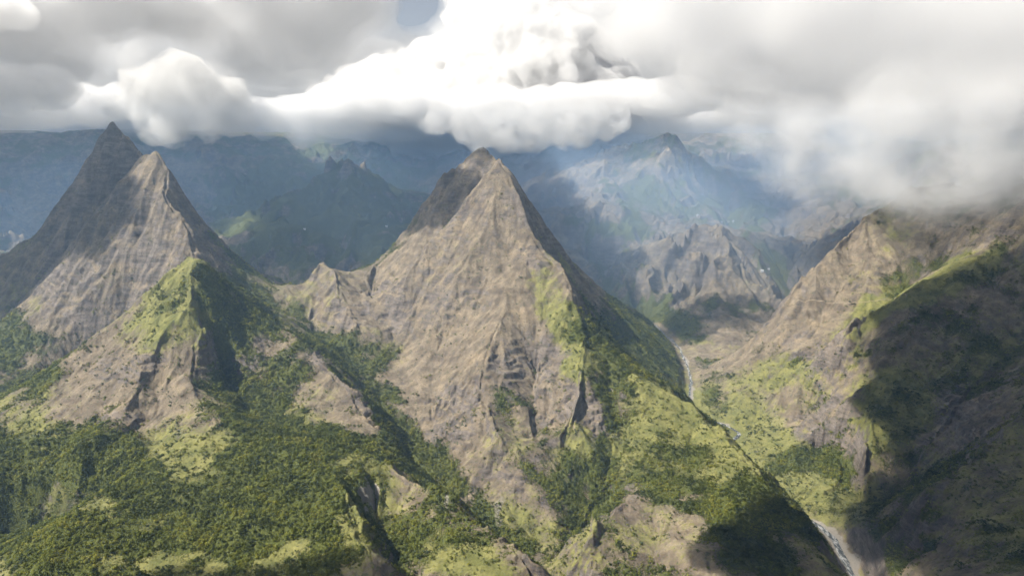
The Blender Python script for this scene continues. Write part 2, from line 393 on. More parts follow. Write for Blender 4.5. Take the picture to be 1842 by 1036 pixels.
BARE = [(230,690,130,90,-25,.9),(330,800,75,50,0,.85),(880,500,150,170,25,.7),(800,640,110,90,0,.4),(150,480,120,120,-40,.5),(290,430,90,80,-40,.5),(400,1005,190,24,0,.55),(900,800,90,80,0,.35),
        (1500,500,120,70,-40,.5),(1190,960,110,40,10,.75),(720,920,45,60,0,.6),(640,900,40,70,0,.7),(1250,450,90,60,0,.8),(1040,310,80,50,-30,.7),(1085,375,35,20,0,.9),(610,540,60,60,0,.8),
        (1340,700,70,80,0,.3),(860,830,60,60,0,.3),(80,760,90,40,-40,.4),(1440,420,60,50,0,.6),(120,900,90,40,0,.5),(350,600,40,60,0,.3)]
for cx, cy, rx, ry, an, w in SCRUB: VEG += 0.72 * w * patch(cx, cy, rx, ry, an)
for cx, cy, rx, ry, an, w in BARE: VEG -= w * patch(cx, cy, rx, ry, an)
VEG += 0.28 * sstep(2900, 3600, VY) + 0.3 * patch(560, 400, 260, 130)
VEG *= sstep(12, 60, river_d)
VEG += 0.14 * sstep(720, 820, VPY) * sstep(250, 50, VX) * (0.4 + 1.2 * nB)
LFG = sstep(2170, 2110, VY)                                   # the front hill, not the peak behind it
VEG += LFG * (0.32 * patch(460, 640, 115, 100, 30) + 0.18 * patch(350, 600, 70, 120)) - 0.3 * (1 - LFG) * patch(260, 420, 150, 150)
VEG -= 0.25 * CLIFF
VEG = np.clip(VEG, 0, 1)
GRASS = 0.35 + 0.14 * sstep(560, 700, VPY) + 1.0 * (fbm(VX / 200, VY / 200, 4, 151) - 0.5) + 0.3 * (nB - 0.5)
GREEN = [(1000,540,42,95,-12,.8),(260,600,60,40,-35,.5),(1200,720,90,40,38,.7),(1260,820,110,60,40,.7),(1330,870,60,60,40,.5),(1660,520,130,24,-25,.7),(1560,600,60,50,-40,.4),
         (1600,740,80,60,0,.8),(1450,860,110,70,20,.6),(1540,470,150,70,-35,.12),(1480,640,80,70,-30,.35),(1400,700,90,90,0,.25),(300,930,380,130,0,.75),(540,880,130,110,0,.7),(830,1010,110,40,20,.6),(1130,640,30,80,-35,.4),
         (1720,490,80,30,-30,.5),(1050,640,22,60,20,.7),(1200,800,140,90,0,.45),(70,790,60,30,0,.6),(690,340,60,20,30,.6),(640,300,50,20,20,.6),(1310,370,60,14,0,.6)]
for cx, cy, rx, ry, an, w in GREEN: GRASS += w * patch(cx, cy, rx, ry, an)
GRASS -= 0.35 * patch(850, 480, 190, 220) + 0.3 * patch(230, 690, 140, 90, -25) + 0.5 * sstep(0.4, 0.65, steep)
GRASS -= 0.32 * patch(1550, 520, 230, 120, -35) + 0.2 * patch(1420, 650, 140, 110, -30) + 0.25 * patch(900, 760, 190, 130)
GRASS *= 1 - 0.9 * sstep(2600, 4200, VY)
GRASS += LFG * (0.55 * patch(335, 525, 75, 75, -20) + 0.2 * patch(345, 600, 90, 110)) - 0.35 * (1 - LFG) * patch(240, 420, 160, 170)
GRASS -= 0.4 * CLIFF
GRASS = np.clip(GRASS, 0, 1)
GRAVEL = (1 - sstep(10, 27, river_d + 50 * (nB - 0.5) + 16 * sstep(1900, 2100, VY)))
GRAVEL = np.maximum(GRAVEL, 0.9 * patch(660, 880, 16, 40, 0, .3) * sstep(0.3, 0.5, steep))
for c in ((1465,795,38,14),(1745,772,40,16),(905,925,14,36),(800,905,8,30),(1700,720,60,10)):
    GRAVEL = np.maximum(GRAVEL, 0.55 * patch(*c) * sstep(0.45, 0.6, nB))

# ------------------------------------------------------------------ which mountain each patch of ground belongs to
LC = 40.0
lnx, lny = int((GX1 - GX0) / LC), int((GY1 - GY0) / LC)
OWN = [];
lab = np.zeros((lny, lnx), int)
for owner, pts in LINES:
    s = polyline_samples(pts, LC * 0.5)
    i = np.clip(((s[:, 0] - GX0) / LC).astype(int), 0, lnx - 1); j = np.clip(((s[:, 1] - GY0) / LC).astype(int), 0, lny - 1)
    if owner is None: lab[j, i] = -1
for owner, pts in LINES:
    if owner is None: continue
    if owner not in OWN: OWN.append(owner)
    s = polyline_samples(pts, LC * 0.5)
    i = np.clip(((s[:, 0] - GX0) / LC).astype(int), 0, lnx - 1); j = np.clip(((s[:, 1] - GY0) / LC).astype(int), 0, lny - 1)
    lab[j, i] = OWN.index(owner) + 1
valley = lab == -1
for rounds in range(2):
    for k in range(170):
        p = np.pad(lab, 1, mode='edge')
        for sh in (p[1:-1, :-2], p[:-2, 1:-1], p[1:-1, 2:], p[2:, 1:-1]):
            lab = np.where((lab == 0) & (sh > 0), sh, lab)
    lab[lab == -1] = 0
fy_, fx_ = np.meshgrid(np.arange(NY - 1), np.arange(NX - 1), indexing='ij')
cxm = 0.25 * (X2[:-1, :-1] + X2[1:, :-1] + X2[:-1, 1:] + X2[1:, 1:]); cym = 0.25 * (Y2[:-1, :-1] + Y2[1:, :-1] + Y2[:-1, 1:] + Y2[1:, 1:])
jx = 50 * (fbm(cxm / 70, cym / 70, 3, 171) - 0.5); jy = 50 * (fbm(cxm / 70, cym / 70, 3, 191) - 0.5)
FLAB = lab[np.clip(((cym + jy - GY0) / LC).astype(int), 0, lny - 1), np.clip(((cxm + jx - GX0) / LC).astype(int), 0, lnx - 1)]

# ------------------------------------------------------------------ material helpers
def new_mat(name):
    m = bpy.data.materials.new(name); m.use_nodes = True
    t = m.node_tree; b = t.nodes["Principled BSDF"]
    b.inputs['Specular IOR Level'].default_value = 0.2
    return m, t, b
def nd(t, kind, **kw):
    n = t.nodes.new(kind)
    for k, v in kw.items(): setattr(n, k, v)
    return n
def noise_tex(t, vec, scale, detail=4, rough=0.6):
    n = nd(t, 'ShaderNodeTexNoise'); n.inputs['Scale'].default_value = scale; n.inputs['Detail'].default_value = detail; n.inputs['Roughness'].default_value = rough
    t.links.new(vec, n.inputs['Vector']); return n.outputs['Fac']
def math_n(t, op, a, b=None, c=None, clamp=False):
    n = nd(t, 'ShaderNodeMath', operation=op, use_clamp=clamp)
    for k, v in enumerate((a, b, c)):
        if v is None: continue
        if isinstance(v, (int, float)): n.inputs[k].default_value = v
        else: t.links.new(v, n.inputs[k])
    return n.outputs[0]
def smap(t, v, a, b):
    n = nd(t, 'ShaderNodeMapRange', interpolation_type='SMOOTHSTEP')
    n.inputs['From Min'].default_value = a; n.inputs['From Max'].default_value = b
    t.links.new(v, n.inputs['Value']); return n.outputs['Result']
def mix(t, f, a, b):
    n = nd(t, 'ShaderNodeMix', data_type='RGBA')
    if isinstance(f, (int, float)): n.inputs[0].default_value = f
    else: t.links.new(f, n.inputs[0])
    for k, v in ((6, a), (7, b)):
        if isinstance(v, tuple): n.inputs[k].default_value = (*v, 1)
        else: t.links.new(v, n.inputs[k])
    return n.outputs[2]

def terrain_material():
    m, t, b = new_mat("mountain_ground")
    geo = nd(t, 'ShaderNodeNewGeometry'); pos = geo.outputs['Position']
    sep = nd(t, 'ShaderNodeSeparateXYZ'); t.links.new(geo.outputs['Normal'], sep.inputs[0]); nz = sep.outputs[2]
    veg = nd(t, 'ShaderNodeAttribute', attribute_name='veg').outputs['Fac']
    gra = nd(t, 'ShaderNodeAttribute', attribute_name='grass').outputs['Fac']
    grv = nd(t, 'ShaderNodeAttribute', attribute_name='gravel').outputs['Fac']
    n_big = noise_tex(t, pos, 0.006, 5); n_mid = noise_tex(t, pos, 0.03, 6, 0.65); n_fine = noise_tex(t, pos, 0.16, 6, 0.7); n_dot = noise_tex(t, pos, 0.32, 2, 0.5)
    # dry grass and earth
    earth = mix(t, smap(t, n_mid, .35, .68), (.14, .12, .09), (.28, .237, .174))
    earth = mix(t, smap(t, n_fine, .42, .75), earth, (.16, .125, .085))
    # bare basalt in tilted beds
    mp = nd(t, 'ShaderNodeMapping'); mp.inputs['Rotation'].default_value = (0.06, -0.10, 0); mp.inputs['Scale'].default_value = (.016, .016, .075); t.links.new(pos, mp.inputs[0])
    beds = noise_tex(t, mp.outputs[0], 1.0, 5, 0.7)
    rock = mix(t, smap(t, beds, .36, .66), (.075, .068, .066), (.25, .222, .20))
    rock = mix(t, smap(t, n_fine, .35, .8), rock, (.17, .15, .135))
    st = math_n(t, 'ADD', nz, math_n(t, 'ADD', math_n(t, 'MULTIPLY', math_n(t, 'SUBTRACT', n_mid, 0.5), 1.1), math_n(t, 'MULTIPLY', math_n(t, 'SUBTRACT', n_big, 0.5), 0.9)))
    cliff = nd(t, 'ShaderNodeAttribute', attribute_name='cliff').outputs['Fac']
    st = math_n(t, 'SUBTRACT', st, math_n(t, 'MULTIPLY', cliff, 0.34))
    rockf = math_n(t, 'SUBTRACT', 1.0, smap(t, st, .44, .70))
    col = mix(t, math_n(t, 'MULTIPLY', rockf, 0.85), earth, rock)
    ms = nd(t, 'ShaderNodeMapping'); ms.inputs['Scale'].default_value = (.04, .04, .0045); t.links.new(pos, ms.inputs[0])
    stain = math_n(t, 'MULTIPLY', smap(t, noise_tex(t, ms.outputs[0], 1.0, 5, 0.6), .5, .72), math_n(t, 'SUBTRACT', 1.0, smap(t, nz, .45, .85)))
    col = mix(t, math_n(t, 'MULTIPLY', stain, 0.6), col, (.075, .068, .062))
    tone = nd(t, 'ShaderNodeValToRGB'); t.links.new(noise_tex(t, pos, 0.011, 5, 0.65), tone.inputs[0]); e = tone.color_ramp.elements
    e[0].position = .32; e[0].color = (.60, .57, .58, 1); e[1].position = .68; e[1].color = (1.08, 1.02, .94, 1); k = e.new(.5); k.color = (.92, .90, .89, 1)
    tm = nd(t, 'ShaderNodeMix', data_type='RGBA', blend_type='MULTIPLY'); tm.inputs[0].default_value = 1.0; t.links.new(col, tm.inputs[6]); t.links.new(tone.outputs[0], tm.inputs[7]); col = tm.outputs[2]
    # green and yellow grass
    grass_c = mix(t, smap(t, n_mid, .3, .7), (.108, .125, .03), (.222, .222, .06))
    gf = smap(t, math_n(t, 'ADD', gra, math_n(t, 'ADD', math_n(t, 'MULTIPLY', math_n(t, 'SUBTRACT', n_fine, 0.5), 1.3), math_n(t, 'MULTIPLY', math_n(t, 'SUBTRACT', n_mid, 0.5), 1.2))), .30, .75)
    col = mix(t, math_n(t, 'MULTIPLY', gf, 0.8), col, grass_c)
    speck = noise_tex(t, pos, 0.11, 1.5, 0.5); speck2 = noise_tex(t, pos, 0.045, 2.5, 0.6)
    sp = math_n(t, 'MAXIMUM', smap(t, speck, .63, .70), math_n(t, 'MULTIPLY', smap(t, speck2, .60, .72), 0.6))
    col = mix(t, math_n(t, 'MULTIPLY', sp, 0.75), col, (.07, .075, .035))
    # low scrub between the bushes
    scrub_c = mix(t, smap(t, n_fine, .3, .7), (.05, .066, .016), (.115, .13, .028))
    vf = smap(t, math_n(t, 'ADD', veg, math_n(t, 'ADD', math_n(t, 'MULTIPLY', math_n(t, 'SUBTRACT', n_fine, 0.5), 1.1), math_n(t, 'MULTIPLY', math_n(t, 'SUBTRACT', n_dot, 0.5), 0.7))), .36, .60)
    col = mix(t, math_n(t, 'MULTIPLY', vf, 0.9), col, scrub_c)
    col = mix(t, smap(t, math_n(t, 'ADD', grv, math_n(t, 'MULTIPLY', math_n(t, 'SUBTRACT', n_fine, 0.5), 0.6)), .35, .7), col, mix(t, n_fine, (.19, .17, .145), (.34, .315, .275)))
    t.links.new(col, b.inputs['Base Color'])
    b.inputs['Roughness'].default_value = 0.95
    hgt = math_n(t, 'ADD', math_n(t, 'MULTIPLY', n_mid, 7.0), math_n(t, 'ADD', math_n(t, 'MULTIPLY', n_fine, 3.2), math_n(t, 'MULTIPLY', math_n(t, 'MULTIPLY', beds, rockf), 5.0)))
    hgt = math_n(t, 'ADD', hgt, math_n(t, 'MULTIPLY', math_n(t, 'MULTIPLY', n_dot, vf), 5.0))
    bp = nd(t, 'ShaderNodeBump'); bp.inputs['Strength'].default_value = 0.9; bp.inputs['Distance'].default_value = 1.0
    t.links.new(hgt, bp.inputs['Height']); t.links.new(bp.outputs[0], b.inputs['Normal'])
    return m
GROUND = terrain_material()

def mesh_from(name, V, F, mat, normals=None):
    me = bpy.data.meshes.new(name)
    k = F.shape[1]
    me.vertices.add(len(V)); me.vertices.foreach_set('co', np.asarray(V, np.float32).ravel())
    me.loops.add(F.size); me.loops.foreach_set('vertex_index', F.ravel().astype(np.int32))
    me.polygons.add(len(F)); me.polygons.foreach_set('loop_start', np.arange(0, F.size, k, dtype=np.int32))
    me.polygons.foreach_set('use_smooth', np.ones(len(F), bool))
    me.update()
    if mat: me.materials.append(mat)
    if normals is not None: me.normals_split_custom_set_from_vertices(normals)
    return me
def tag(o, label=None, cat=None, group=None, kind=None):
    for k, v in (('label', label), ('category', cat), ('group', group), ('kind', kind)):
        if v: o[k] = v
    return o
def link(name, me, parent=None, loc=None):
    o = bpy.data.objects.new(name, me); COL.objects.link(o)
    if parent: o.parent = parent
    if loc is not None: o.location = loc
    return o

LAND = {
    'left_peak': ('left_mountain', 'tall steep peak vanishing into cloud at the left of the photo', 'mountain'),
    'left_hill': ('left_hill', 'brown rocky pyramid hill with green crest in front of the left peak', 'hill'),
    'scrub_slope': ('scrub_hillside', 'bushy green slope filling the bottom left corner', 'hillside'),
    'saddle': ('saddle_terrain', 'pale rocky saddle between the left peak and the central pyramid', 'saddle'),
    'central_peak': ('central_mountain', 'large bare brown pyramid peak in the middle with its tip touching cloud', 'mountain'),
    'right_mountain': ('right_mountain', 'grassy mountainside under the fog at the right, above the river', 'mountainside'),
    'right_spur': ('right_spur_hill', 'dark shaded spur in the bottom right corner', 'hillside'),
    'forest_shelf': ('forest_shelf_terrain', 'dark forested shelf with cliffs between the two peaks', 'terrain'),
    'left_background_hill': ('background_hill', 'blue shaded hill with a light green crest behind the shelf', 'hill'),
    'far_wall': ('far_mountains', 'hazy blue mountain wall along the cloud base', 'mountains'),
    'right_background_peak': ('background_mountain', 'hazy blocky peak right of the central pyramid, its tip against the cloud', 'mountain'),
    'mesa': ('mesa_hill', 'small flat-topped hazy hill beside the fog', 'hill'),
    'red_hill': ('reddish_hill', 'small rounded reddish bare hill behind the central pyramid', 'hill'),
    'pale_hill': ('pale_hill', 'pale eroded rocky hill with a dark cliff above the river valley', 'hill'),
    'right_background_slope': ('background_hillside', 'pale hazy slope rising into the fog', 'hillside'),
}
IDX = np.arange(NX * NY).reshape(NY, NX)
QUADS = np.stack([IDX[:-1, :-1], IDX[:-1, 1:], IDX[1:, 1:], IDX[1:, :-1]], -1)
FLAB = np.where(FLAB < 1, OWN.index('far_wall') + 1, FLAB)
for k, owner in enumerate(OWN):
    q = QUADS[FLAB == k + 1]
    if not len(q): continue
    used, inv = np.unique(q, return_inverse=True)
    nm, lb, ct = LAND[owner]
    me = mesh_from(nm, np.stack([VX[used], VY[used], VZ[used]], 1), inv.reshape(q.shape), GROUND, VN[used])
    for an, arr in (('veg', VEG), ('grass', GRASS), ('gravel', GRAVEL), ('cliff', CLIFF)):
        me.attributes.new(an, 'FLOAT', 'POINT').data.foreach_set('value', arr[used].astype(np.float32))
    tag(link(nm, me), lb, ct, kind='structure')

# ------------------------------------------------------------------ reading the ground
LU = U
def ground_at(px, py):
    """First point of the ground met by the sight line through (px, py)."""
    xc, yc = (px - PW / 2) / FPX, (PH / 2 - py) / FPX
    dy, dz = CP_ + yc * SP, -SP + yc * CP_
    u = xc / dy
    i = int(np.clip(np.searchsorted(LU, u) - 1, 0, NX - 2)); f = (u - LU[i]) / (LU[i + 1] - LU[i])
    zc = Z2[:, i] * (1 - f) + Z2[:, i + 1] * f
    ray = CAM_Z + Yr * dz / dy
    hit = np.nonzero(zc >= ray)[0]
    j = int(hit[0]) if len(hit) else NY - 1
    if j == 0: return (u * Yr[0], Yr[0], zc[0])
    a, b = ray[j - 1] - zc[j - 1], ray[j] - zc[j]
    k = a / (a - b + 1e-9)
    Yh = Yr[j - 1] + k * (Yr[j] - Yr[j - 1])
    return (u * Yh, Yh, zc[j - 1] + k * (zc[j] - zc[j - 1]))
def height(x, y):
    u = np.clip(x / y, LU[0], LU[-1] - 1e-6)
    i = np.clip(np.searchsorted(LU, u) - 1, 0, NX - 2); j = np.clip(np.searchsorted(Yr, y) - 1, 0, NY - 2)
    fu = (u - LU[i]) / (LU[i + 1] - LU[i]); fv = (y - Yr[j]) / (Yr[j + 1] - Yr[j])
    return (Z2[j, i] * (1 - fu) + Z2[j, i + 1] * fu) * (1 - fv) + (Z2[j + 1, i] * (1 - fu) + Z2[j + 1, i + 1] * fu) * fv

# ------------------------------------------------------------------ river
def smooth_line(pts, n):
    P = np.array(pts); d = np.r_[0, np.cumsum(np.hypot(*np.diff(P[:, :2], axis=0).T))]
    t = np.linspace(0, d[-1], n)
    Q = np.stack([np.interp(t, d, P[:, k]) for k in range(3)], 1)
    for k in range(10):
        Q[1:-1] = 0.25 * Q[:-2] + 0.5 * Q[1:-1] + 0.25 * Q[2:]
    return Q
def ribbon(Q, width, cols):
    T = np.gradient(Q[:, :2], axis=0); T /= np.linalg.norm(T, axis=1)[:, None]
    S = np.stack([-T[:, 1], T[:, 0]], 1)
    c = np.linspace(-1, 1, cols)
    V = np.empty((len(Q), cols, 3)); w = width if np.ndim(width) else np.full(len(Q), width)
    V[..., :2] = Q[:, None, :2] + S[:, None, :] * (c[None, :, None] * w[:, None, None]); V[..., 2] = Q[:, None, 2]
    ix = np.arange(len(Q) * cols).reshape(len(Q), cols)
    return V, np.stack([ix[:-1, :-1], ix[:-1, 1:], ix[1:, 1:], ix[1:, :-1]], -1).reshape(-1, 4)

def water_material():
    m, t, b = new_mat("river_water")
    pos = nd(t, 'ShaderNodeNewGeometry').outputs['Position']
    mp = nd(t, 'ShaderNodeMapping'); mp.inputs['Scale'].default_value = (.16, .05, .1); mp.inputs['Rotation'].default_value = (0, 0, .15); t.links.new(pos, mp.inputs[0])
    foam = noise_tex(t, mp.outputs[0], 1.0, 6, 0.7)
    col = mix(t, smap(t, foam, .45, .66), (.05, .055, .055), (.44, .455, .46))
    t.links.new(col, b.inputs['Base Color'])
    t.links.new(math_n(t, 'MULTIPLY_ADD', smap(t, foam, .40, .58), 0.6, 0.2), b.inputs['Roughness'])
    bp = nd(t, 'ShaderNodeBump'); bp.inputs['Distance'].default_value = 0.8; t.links.new(foam, bp.inputs['Height']); t.links.new(bp.outputs[0], b.inputs['Normal'])
    return m
Q = smooth_line(RIVER_W, 420)
wob = fbm(np.arange(420) / 9.0, np.zeros(420), 3, 301) - 0.5
Tq = np.gradient(Q[:, :2], axis=0); Tq /= np.linalg.norm(Tq, axis=1)[:, None]
Q[:, 0] += -Tq[:, 1] * wob * 16; Q[:, 1] += Tq[:, 0] * wob * 16
V, F = ribbon(Q, np.interp(Q[:, 1], [1700, 2100], [7.5, 4.0]) + 5 * (fbm(np.arange(420) / 6.0, np.ones(420), 3, 311) - 0.5), 7)
V[..., 2] += 0.35
tag(link('river', mesh_from('river', V.reshape(-1, 3), F, water_material())), 'white foaming mountain river winding through the gorge', 'river', kind='structure')

# ------------------------------------------------------------------ footpath cut into the right mountainside
def plain(name, col, rough=0.9, var=0.35, scale=0.4):
    m, t, b = new_mat(name)
    pos = nd(t, 'ShaderNodeNewGeometry').outputs['Position']
    n = noise_tex(t, pos, scale, 5)
    t.links.new(mix(t, n, tuple(c * (1 - var) for c in col), tuple(min(1, c * (1 + var)) for c in col)), b.inputs['Base Color'])
    b.inputs['Roughness'].default_value = rough
    return m
pts = [ground_at(px, py) for px, py in ((1432,543),(1455,541),(1480,541),(1505,545),(1530,546),(1555,544),(1580,541),(1605,538),(1630,533))]
Qp = smooth_line(pts, 120)
Vp, Fp = ribbon(Qp, 1.3, 5)
Vp[..., 2] = height(Vp[..., 0].ravel(), Vp[..., 1].ravel()).reshape(Vp.shape[:2])
Vp[..., 2] = Vp[..., 2].mean(1, keepdims=True) * 0.35 + 0.65 * Vp[..., 2] + 1.1
tag(link('path', mesh_from('path', Vp.reshape(-1, 3), Fp, plain('path_earth', (.30, .25, .18)))), 'thin pale footpath contouring across the right mountainside', 'path', kind='structure')

# ------------------------------------------------------------------ bushes and trees
def foliage_material():
    m, t, b = new_mat("bush_leaves")
    pos = nd(t, 'ShaderNodeNewGeometry').outputs['Position']
    rnd = nd(t, 'ShaderNodeObjectInfo').outputs['Random']
    big = noise_tex(t, pos, 0.016, 5, 0.6); leaf = noise_tex(t, pos, 0.9, 2)
    f = math_n(t, 'ADD', math_n(t, 'MULTIPLY', smap(t, big, .36, .64), 0.72), math_n(t, 'MULTIPLY', rnd, 0.38))
    r = nd(t, 'ShaderNodeValToRGB'); t.links.new(f, r.inputs[0])
    e = r.color_ramp.elements
    e[0].position = 0.1; e[0].color = (.048, .064, .015, 1); e[1].position = 1.0; e[1].color = (.34, .33, .055, 1)
    k = e.new(0.5); k.color = (.125, .15, .026, 1); k = e.new(0.78); k.color = (.215, .24, .038, 1)
    col = mix(t, leaf, r.outputs[0], mix(t, 0.5, r.outputs[0], (.04, .055, .016)))
    t.links.new(col, b.inputs['Base Color']); b.inputs['Roughness'].default_value = 0.7
    tr = nd(t, 'ShaderNodeBsdfTranslucent'); t.links.new(col, tr.inputs[0]); mx = nd(t, 'ShaderNodeMixShader'); mx.inputs[0].default_value = 0.3
    t.links.new(b.outputs[0], mx.inputs[1]); t.links.new(tr.outputs[0], mx.inputs[2]); t.links.new(mx.outputs[0], next(n for n in t.nodes if n.type == 'OUTPUT_MATERIAL').inputs[0])
    return m
LEAF = foliage_material(); BARK = plain('bush_bark', (.10, .08, .06), scale=3.0)

def crown_mesh(seed, n=58):
    r = np.random.default_rng(seed)
    V, F, ND = [], [], []
    clumps = r.normal(size=(7, 3)) * (0.42, 0.42, 0.24) + (0, 0, 0.75)
    for k in range(n):
        c = clumps[r.integers(7)] if k > 6 else clumps[k]
        d = r.normal(size=3); d /= np.linalg.norm(d); d[2] = abs(d[2]) * 0.8 - 0.15
        p = c + d * r.uniform(0.22, 0.5)
        nrm = d + r.normal(size=3) * 0.45; nrm /= np.linalg.norm(nrm)
        a = np.cross(nrm, r.normal(size=3)); a /= np.linalg.norm(a); b_ = np.cross(nrm, a)
        s1, s2 = r.uniform(0.16, 0.3), r.uniform(0.12, 0.24)
        i = len(V); nl = (p - (0, 0, 0.45)); nl = nl / np.linalg.norm(nl) * 0.8 + nrm * 0.4; nl /= np.linalg.norm(nl)
        ND.append(nl)
        V += [p - a * s1, p - b_ * s2 + nrm * .03, p + a * s1, p + b_ * s2 + nrm * .03]
        F.append((i, i + 1, i + 2, i + 3))
    me = mesh_from('crown', np.array(V), np.array(F), LEAF, np.repeat(np.array(ND), 4, 0))
    return me
def trunk_mesh(seed):
    r = np.random.default_rng(seed)
    V, F = [], []
    def limb(p0, p1, r0, r1):
        p0, p1 = np.array(p0), np.array(p1); ax = p1 - p0; a = np.cross(ax, (0.3, 1, 0.1)); a /= np.linalg.norm(a); b_ = np.cross(ax, a); b_ /= np.linalg.norm(b_)
        i = len(V)
        for p, q in ((p0, r0), (p1, r1)):
            for k in range(5):
                t = k * 2 * math.pi / 5; V.append(p + q * (a * math.cos(t) + b_ * math.sin(t)))
        for k in range(5): F.append((i + k, i + (k + 1) % 5, i + 5 + (k + 1) % 5, i + 5 + k))
    limb((0, 0, -0.35), (0.04, 0.02, 0.5), 0.09, 0.06)
    for k in range(3):
        t = r.uniform(0, 6.28); limb((0.03, 0.02, 0.38), (0.4 * math.cos(t), 0.4 * math.sin(t), 0.85), 0.05, 0.02)
    return mesh_from('trunk', np.array(V), np.array(F), BARK)
CROWNS = [crown_mesh(900 + k) for k in range(6)]
TRUNKS = [trunk_mesh(950 + k) for k in range(3)]

jj = np.repeat(np.arange(NY), NX); ii = np.tile(np.arange(NX), NY)
inview = (np.abs(VX / VY) < 0.86) & (VPY < 1120) & (VY < 3300) & (river_d > 24) & (jj < NY - 1) & (ii < NX - 1)
dots = fbm(VX / 14, VY / 14, 2, 401)
nearf = np.where(VY < 1750, 1.0, np.where(VY < 2400, 0.6, 0.34))
dens = sstep(0.34, 0.75, VEG + 0.7 * (dots - 0.5)) / 30.0 + sstep(0.05, 0.35, VEG) / 130.0 + sstep(0.5, 0.7, dots) * sstep(0.4, 0.62, nA + 0.004 * hollow) / 150.0
dens += sstep(0.35, 0.7, GRASS) * sstep(0.42, 0.6, dots) / 45.0 * sstep(560, 700, VPY)
dens += LFG * patch(270, 650, 210, 190) * sstep(0.5, 0.66, dots) / 70.0
dens *= nearf * (1 - 0.75 * sstep(0.45, 0.62, steep)) * (1 - 0.8 * GRAVEL)
wgt = np.where(inview, dens * AREA, 0); total = wgt.sum()
N = int(min(total, 130000))
cum = np.cumsum(wgt); cum /= cum[-1]
pick = np.searchsorted(cum, rng.random(N)); pick = np.minimum(pick, NX * NY - 1)
pi, pj = ii[pick], jj[pick]
fu = rng.random(N); fv = rng.random(N)
su = U[pi] + fu * (U[np.minimum(pi + 1, NX - 1)] - U[pi]); sy = Yr[pj] + fv * (Yr[np.minimum(pj + 1, NY - 1)] - Yr[pj]); sx = su * sy
sz = height(sx, sy)
scl = (1.3 + 3.6 * rng.random(N) ** 2.2) * np.where(VEG[pick] > 0.4, 1.05, 0.85) * np.where(sy < 1750, 1.0, 1.25)
rot = rng.random(N) * 6.2832
print('bushes', N, total)

# the 300 that show largest stand as trees of their own
spx, spy = pix(sx, sy, sz)
show = scl / sy * (0.6 + 0.4 * rng.random(N))
vis = (spx > 4) & (spx < PW - 4) & (spy < PH - 3) & (spy > 480)
los = np.nonzero(vis)[0]
los = los[np.argsort(-show[los])]
chosen = []
for k in los[:4000]:
    g = ground_at(spx[k], spy[k] - 2.0)
    if g[1] > sy[k] - 25: chosen.append(int(k))
    if len(chosen) == 300: break
PLACE = [(lambda x, y: x < 110 and y > 900, 'leafy bush in the hollow at the bottom left corner'),
         (lambda x, y: x < 200 and y > 830, 'leafy bush above the small cliffs near the left edge'),
         (lambda x, y: x < 330 and y > 980, 'leafy bush on the lowest tan knolls at the bottom left'),
         (lambda x, y: x < 330 and y > 900, 'leafy bush on the lower scrub slope near its left crest'),
         (lambda x, y: x < 330 and y > 830, 'leafy bush in the upper scrub below the brown left hill'),
         (lambda x, y: x < 480 and y > 960, 'leafy bush along the bottom edge of the near scrub slope'),
         (lambda x, y: x < 480 and y > 860, 'leafy bush in the middle of the near scrub slope'),
         (lambda x, y: x < 640 and y > 960, 'leafy bush at the bottom edge just left of the cliff recess'),
         (lambda x, y: x < 640 and y > 830, 'leafy bush on the bright scrub crest left of the cliff recess'),
         (lambda x, y: x < 420, 'green bush on the slope at the foot of the brown left hill'),
         (lambda x, y: x < 640, 'green bush in the scrub right of the brown left hill'),
         (lambda x, y: x < 820 and y > 880, 'green bush on the near spur right of the cliff recess'),
         (lambda x, y: x < 820, 'green bush on the spur crest above the ravine'),
         (lambda x, y: x < 1040, 'green bush at the foot of the central pyramid beside the ravine'),
         (lambda x, y: x < 1240, 'green bush among the rock knolls at the bottom centre'),
         (lambda x, y: x < 1560, 'green bush on the spur dropping to the river'),
         (lambda x, y: True, 'dark green bush on the shaded right mountainside')]
for n, k in enumerate(chosen):
    lb = next(t for f, t in PLACE if f(spx[k], spy[k]))
    root = tag(link('tree', None, None, (sx[k], sy[k], sz[k])), lb, 'bush', 'bushes: ' + lb)
    root.rotation_euler = (0, 0, rot[k]); root.scale = (scl[k], scl[k], scl[k] * 0.95)
    link('crown', CROWNS[n % 6], root); link('trunk', TRUNKS[n % 3], root)
keep = np.ones(N, bool); keep[chosen] = False
protos = [o for o in COL.objects if o.name.split('.')[0] == 'crown'][:6]

pm = bpy.data.meshes.new('scrub'); kN = int(keep.sum())
pm.vertices.add(kN); pm.vertices.foreach_set('co', np.stack([sx, sy, sz], 1)[keep].astype(np.float32).ravel())
pm.attributes.new('size', 'FLOAT', 'POINT').data.foreach_set('value', scl[keep].astype(np.float32))
pm.attributes.new('turn', 'FLOAT', 'POINT').data.foreach_set('value', rot[keep].astype(np.float32))
pm.attributes.new('sort', 'INT', 'POINT').data.foreach_set('value', rng.integers(0, 6, kN).astype(np.int32))
pm.update()
scrub = tag(link('scrub', pm), 'dense green scrub of countless bushes covering the slopes', 'scrub', kind='stuff')
ng = bpy.data.node_groups.new('scrub_scatter', 'GeometryNodeTree')
ng.interface.new_socket('Geometry', in_out='INPUT', socket_type='NodeSocketGeometry'); ng.interface.new_socket('Geometry', in_out='OUTPUT', socket_type='NodeSocketGeometry')
gi = ng.nodes.new('NodeGroupInput'); go = ng.nodes.new('NodeGroupOutput'); jn = ng.nodes.new('GeometryNodeJoinGeometry')
def named(nm, dt):
    n = ng.nodes.new('GeometryNodeInputNamedAttribute'); n.data_type = dt; n.inputs[0].default_value = nm
    return next(o for o in n.outputs if o.enabled and o.name == 'Attribute')
